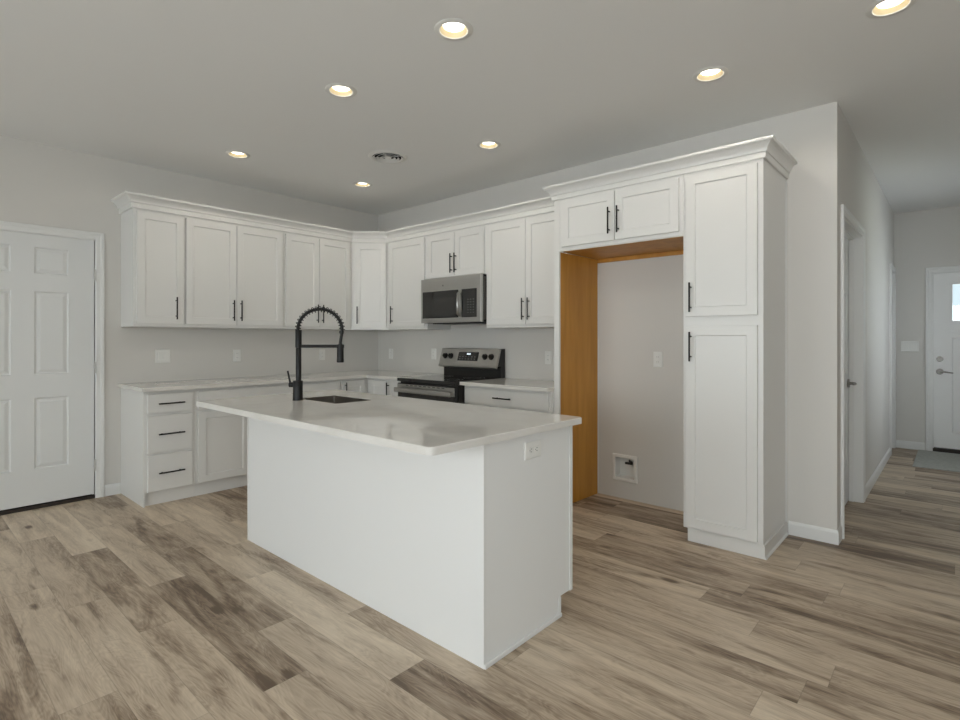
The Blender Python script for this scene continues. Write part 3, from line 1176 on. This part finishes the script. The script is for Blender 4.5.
t = thing('sink', 'small stainless undermount sink sunk into the island countertop', 'sink', ((SX0 + SX1) / 2, (SY0 + SY1) / 2, CT0))
hx, hy = (SX1 - SX0) / 2 + .003, (SY1 - SY0) / 2 + .003
bm = bmesh.new()
loops = []
for (gx, z) in ((-.0035, .0285), (-.005, .0285), (-.006, -.16), (-.02, -.178)):
    loops.append([bm.verts.new((x, y, z)) for x, y in rounded(-hx - gx, hx + gx, -hy - gx, hy + gx, .012, 4)])
for a, b in zip(loops, loops[1:]):
    for k in range(len(a)):
        j = (k + 1) % len(a)
        bm.faces.new((a[k], a[j], b[j], b[k]))
bm.faces.new(loops[-1])
obj('basin', bm, 'sink_steel', t, smooth=40)
bm = bmesh.new()
lathe(bm, [(0.0, -.1765), (.028, -.1765), (.040, -.1745), (.042, -.1775)], (0, 0, 0), 28)
obj('drain', bm, 'nickel', t)

# ------------------------------------------------------------------ faucet
FX, FY = 2.211, -2.296
ang = math.atan2(.667, .745)
t = thing('faucet', 'tall matte black spring-neck faucet standing on the island beside the sink', 'faucet', (FX, FY, CT1), ang)
# local x points over the sink
bm = bmesh.new()
lathe(bm, [(.0, 0.0002), (.031, .0002), (.031, .004), (.029, .006), (.029, .116), (.0275, .118), (0, .118)], seg=32)
obj('base', bm, 'black', t, smooth=40)
bm = bmesh.new()
lathe(bm, [(.0165, .1183), (.0165, .312), (.0150, .314), (.0150, .318), (.0190, .320), (.0190, .425), (.017, .428), (.0, .428)], (.004, 0, 0), seg=28)
obj('column', bm, 'black', t, smooth=40)
# hose arch
RA = .134
AC = Vector((RA, 0, .428))
arch = []
for i in range(41):
    a = PI - PI * i / 40 * 1.03
    arch.append(AC + Vector((RA * math.cos(a), 0, RA * .93 * math.sin(a))))
drop = [arch[-1] + Vector((-.002, 0, -.02)), arch[-1] + Vector((-.006, 0, -.045)), Vector((.258, 0, .345))]
tube(bm := bmesh.new(), arch + drop, .0095, 12)
obj('hose', bm, 'black', t, smooth=60)
# spring coil round the arch
coil = []
turns = 20
N = turns * 12
for i in range(N + 1):
    u = i / N
    a = PI - PI * u
    c = AC + Vector((RA * math.cos(a), 0, RA * .93 * math.sin(a)))
    tn = Vector((-math.sin(a) * -1, 0, math.cos(a) * -1)).normalized()
    nn = Vector((math.cos(a), 0, math.sin(a)))
    bb = Vector((0, 1, 0))
    ph = 2 * PI * turns * u
    coil.append(c + (nn * math.cos(ph) + bb * math.sin(ph)) * .0165)
tube(bm := bmesh.new(), coil, .0026, 6)
obj('spring', bm, 'black', t, smooth=60)
bm = bmesh.new()
cyl(bm, (.018, 0, .328), (.246, 0, .328), .0095, seg=16)
lathe(bm, [(.0225, .338), (.0225, .318), (.0205, .318), (.0205, .338), (.0225, .338)], (.258, 0, 0), 24)
obj('support_arm', bm, 'black', t, smooth=40)
bm = bmesh.new()
lathe(bm, [(0, .345), (.010, .345), (.013, .338), (.0195, .322), (.0205, .254), (.0215, .242), (.0215, .232), (.019, .229), (0, .229)], (.258, 0, 0), 28)
obj('spray_head', bm, 'black', t, smooth=40)
obj('hose_collar', tube(bmesh.new(), [(.2655, 0, .422), (.2645, 0, .404)], .0135, 16), 'black', t, smooth=40)
# lever: short stub to the left side, stick upward
bm = bmesh.new()
cyl(bm, (-.024, 0, .094), (-.052, 0, .094), .0155, seg=20)
tube(bm, [(-.045, 0, .10), (-.052, 0, .13), (-.062, 0, .178)], [.0065, .006, .0055], 12)
obj('lever', bm, 'black', t, smooth=40)


# ------------------------------------------------------------------ ceiling fixtures
def downlight():
    t = thing('recessed_light', LIGHTS[0][2], 'light', (LIGHTS[0][0], LIGHTS[0][1], H), 0, 'recessed ceiling lights')
    bm = bmesh.new()
    lathe(bm, [(.066, .002), (.066, -.002), (.069, -.005), (.088, -.004), (.093, -.001), (.093, -.0002)], seg=48)
    obj('trim_ring', bm, 'can', t, smooth=40)
    bm = bmesh.new()
    lathe(bm, [(.0662, -.002), (.063, .001), (.052, .018), (.050, .021)], seg=48)
    obj('baffle', bm, 'baffle', t, smooth=40)
    bm = bmesh.new()
    lathe(bm, [(.0502, .021), (.0498, .0175), (.04, .0165), (.02, .016), (.002, .016)], seg=48, close0=True, close1=True)
    obj('lens', bm, 'lens', t, smooth=40)
    l = bpy.data.lights.new('lamp_glow', 'SPOT')
    l.energy = 5.0
    l.color = (1.0, 0.93, 0.83)
    l.spot_size = math.radians(172)
    l.spot_blend = 0.35
    l.shadow_soft_size = .045
    lo = bpy.data.objects.new('lamp_glow', l)
    C.objects.link(lo)
    lo.parent = t
    lo.location = (0, 0, -.012)
    return t


first = downlight()
for lx, ly, lab in LIGHTS[1:]:
    r = first.copy()
    C.objects.link(r)
    r.location = (lx, ly, H)
    r['label'] = lab
    for ch in list(first.children):
        c = ch.copy()
        C.objects.link(c)
        c.parent = r

t = thing('air_vent', 'round white ceiling air diffuser with concentric rings above the island', 'vent', (1.731, -1.226, H))
obj('flange', lathe(bmesh.new(), [(.124, -.0015), (.126, -.008), (.150, -.005), (.157, -.0005)], seg=56), 'can', t, smooth=50)
obj('duct', lathe(bmesh.new(), [(.1255, -.001), (.1255, .11), (.02, .115)], seg=40, close1=True), 'dark_slot', t)
for r in (.1235, .094, .064):
    bm = bmesh.new()
    lathe(bm, [(r, -.012), (r - .014, -.001), (r - .0155, -.002), (r - .002, -.0125), (r, -.012)], seg=48)
    obj('ring', bm, 'can', t)
for k in range(4):
    a = 2 * PI * k / 4 + .5
    bm = bmesh.new()
    b2 = B(.02, .1245, -.004, .004, -.003, .005)
    merge(bm, b2, Matrix.Rotation(a, 4, 'Z'))
    obj('spoke', bm, 'can', t)
obj('hub', lathe(bmesh.new(), [(0, -.010), (.026, -.010), (.030, -.006), (.026, .002)], seg=32), 'can', t, smooth=40)


# ------------------------------------------------------------------ plates on the walls
def plate(name, label, cat, loc, rz, gangs, kind, group, horizontal=False):
    t = thing(name, label, cat, loc, rz, group)
    w = .072 + .046 * (gangs - 1)
    h = .118
    if horizontal: w, h = .118, .074
    obj('cover_plate', nested(bmesh.new(), -w / 2, w / 2, -h / 2, h / 2, [(0, -.0004), (0, -.004), (.004, -.0065)]), 'plate', t)
    for g in range(gangs):
        cx = (g - (gangs - 1) / 2) * .046
        if kind[g] == 's':
            o = obj('rocker', nested(bmesh.new(), cx - .0165, cx + .0165, -.033, .033, [(0, -.006), (.001, -.009), (.002, -.0095)]), 'plate', t)
        elif horizontal:
            for s in (-1, 1):
                o = obj('socket', nested(bmesh.new(), s * .0205 - .0165, s * .0205 + .0165, -.0145, .0145, [(0, -.006), (.002, -.008), (.003, -.0085)]), 'plate', t)
                bm = bmesh.new()
                for q in (-.006, .006):
                    box(bm, s * .0205 - .004, s * .0205 + .005, -.0090, -.0084, q - .0012, q + .0012)
                cyl(bm, (s * .0205 - .009, -.0084, 0), (s * .0205 - .009, -.009, 0), .0024, seg=10)
                obj('slots', bm, 'slot', o)
        else:
            o = obj('socket', nested(bmesh.new(), cx - .0165, cx + .0165, -.033, .033, [(0, -.006), (.002, -.008), (.003, -.0085)]), 'plate', t)
            for s in (-1, 1):
                bm = bmesh.new()
                for q in (-.006, .006):
                    box(bm, cx + q - .0010, cx + q + .0010, -.0088, -.0084, s * .019 - .003, s * .019 + .004)
                obj('slots', bm, 'slot', o)
    return t


GO, GS = 'white wall outlets', 'white switch plates'
plate('switch_plate', 'white double switch plate over the counter near the six-panel door', 'switch', (0, -2.337, 1.135), PI / 2, 2, 'ss', GS)
plate('wall_outlet', 'white outlet on the left wall between the switch plate and the faucet', 'outlet', (0, -1.691, 1.125), PI / 2, 1, 'o', GO)
plate('wall_outlet', 'white outlet on the left wall seen through the faucet arch', 'outlet', (0, -.763, 1.112), PI / 2, 1, 'o', GO)
plate('wall_outlet', 'white outlet on the back wall just right of the kitchen corner', 'outlet', (.243, 0, 1.110), 0, 1, 'o', GO)
plate('wall_outlet', 'white outlet on the back wall close to the left side of the range', 'outlet', (.975, 0, 1.122), 0, 1, 'o', GO)
plate('wall_outlet', 'white outlet over the short countertop, right of the range', 'outlet', (2.468, 0, 1.118), 0, 1, 'o', GO)
plate('wall_outlet', 'white outlet high on the wall inside the empty fridge alcove', 'outlet', (3.482, 0, 1.128), 0, 1, 'o', GO)
plate('wall_outlet', 'white sideways outlet on the end panel of the island', 'outlet', (IX1 - .002, -2.098, .806), PI / 2, 1, 'o', GO, True)
plate('switch_plate', 'white triple switch plate beside the entry door at the hall end', 'switch', (4.785, Y_FAR, 1.198), 0, 3, 'sss', GS)

# water-supply box in the fridge alcove
t = thing('supply_box', 'white recessed water supply box low on the fridge alcove wall', 'box', (3.208, 0, .248))
q = .1065
bm = bmesh.new()
nested(bm, -q, q, -q, q, [(0, -.0005), (0, -.006), (.003, -.009), (.024, -.009), (.027, -.004), (.027, .075)], False, True)
obj('housing', bm, 'plate', t)
bm = bmesh.new()
cyl(bm, (.020, .074, .036), (.020, .030, .036), .010, seg=16)
box(bm, -.012, .052, .016, .036, .026, .044, bev=.005)
cyl(bm, (.020, .040, .036), (.020, .040, .062), .007, seg=12)
obj('valve', bm, 'black_plastic', t)

# doormat
t = B(4.862, 5.78, 2.93, 3.985, .0005, .009, bev=.003)
tag(obj('door_mat', t, 'mat_grey'), 'grey rectangular door mat on the floor before the entry door', 'mat')
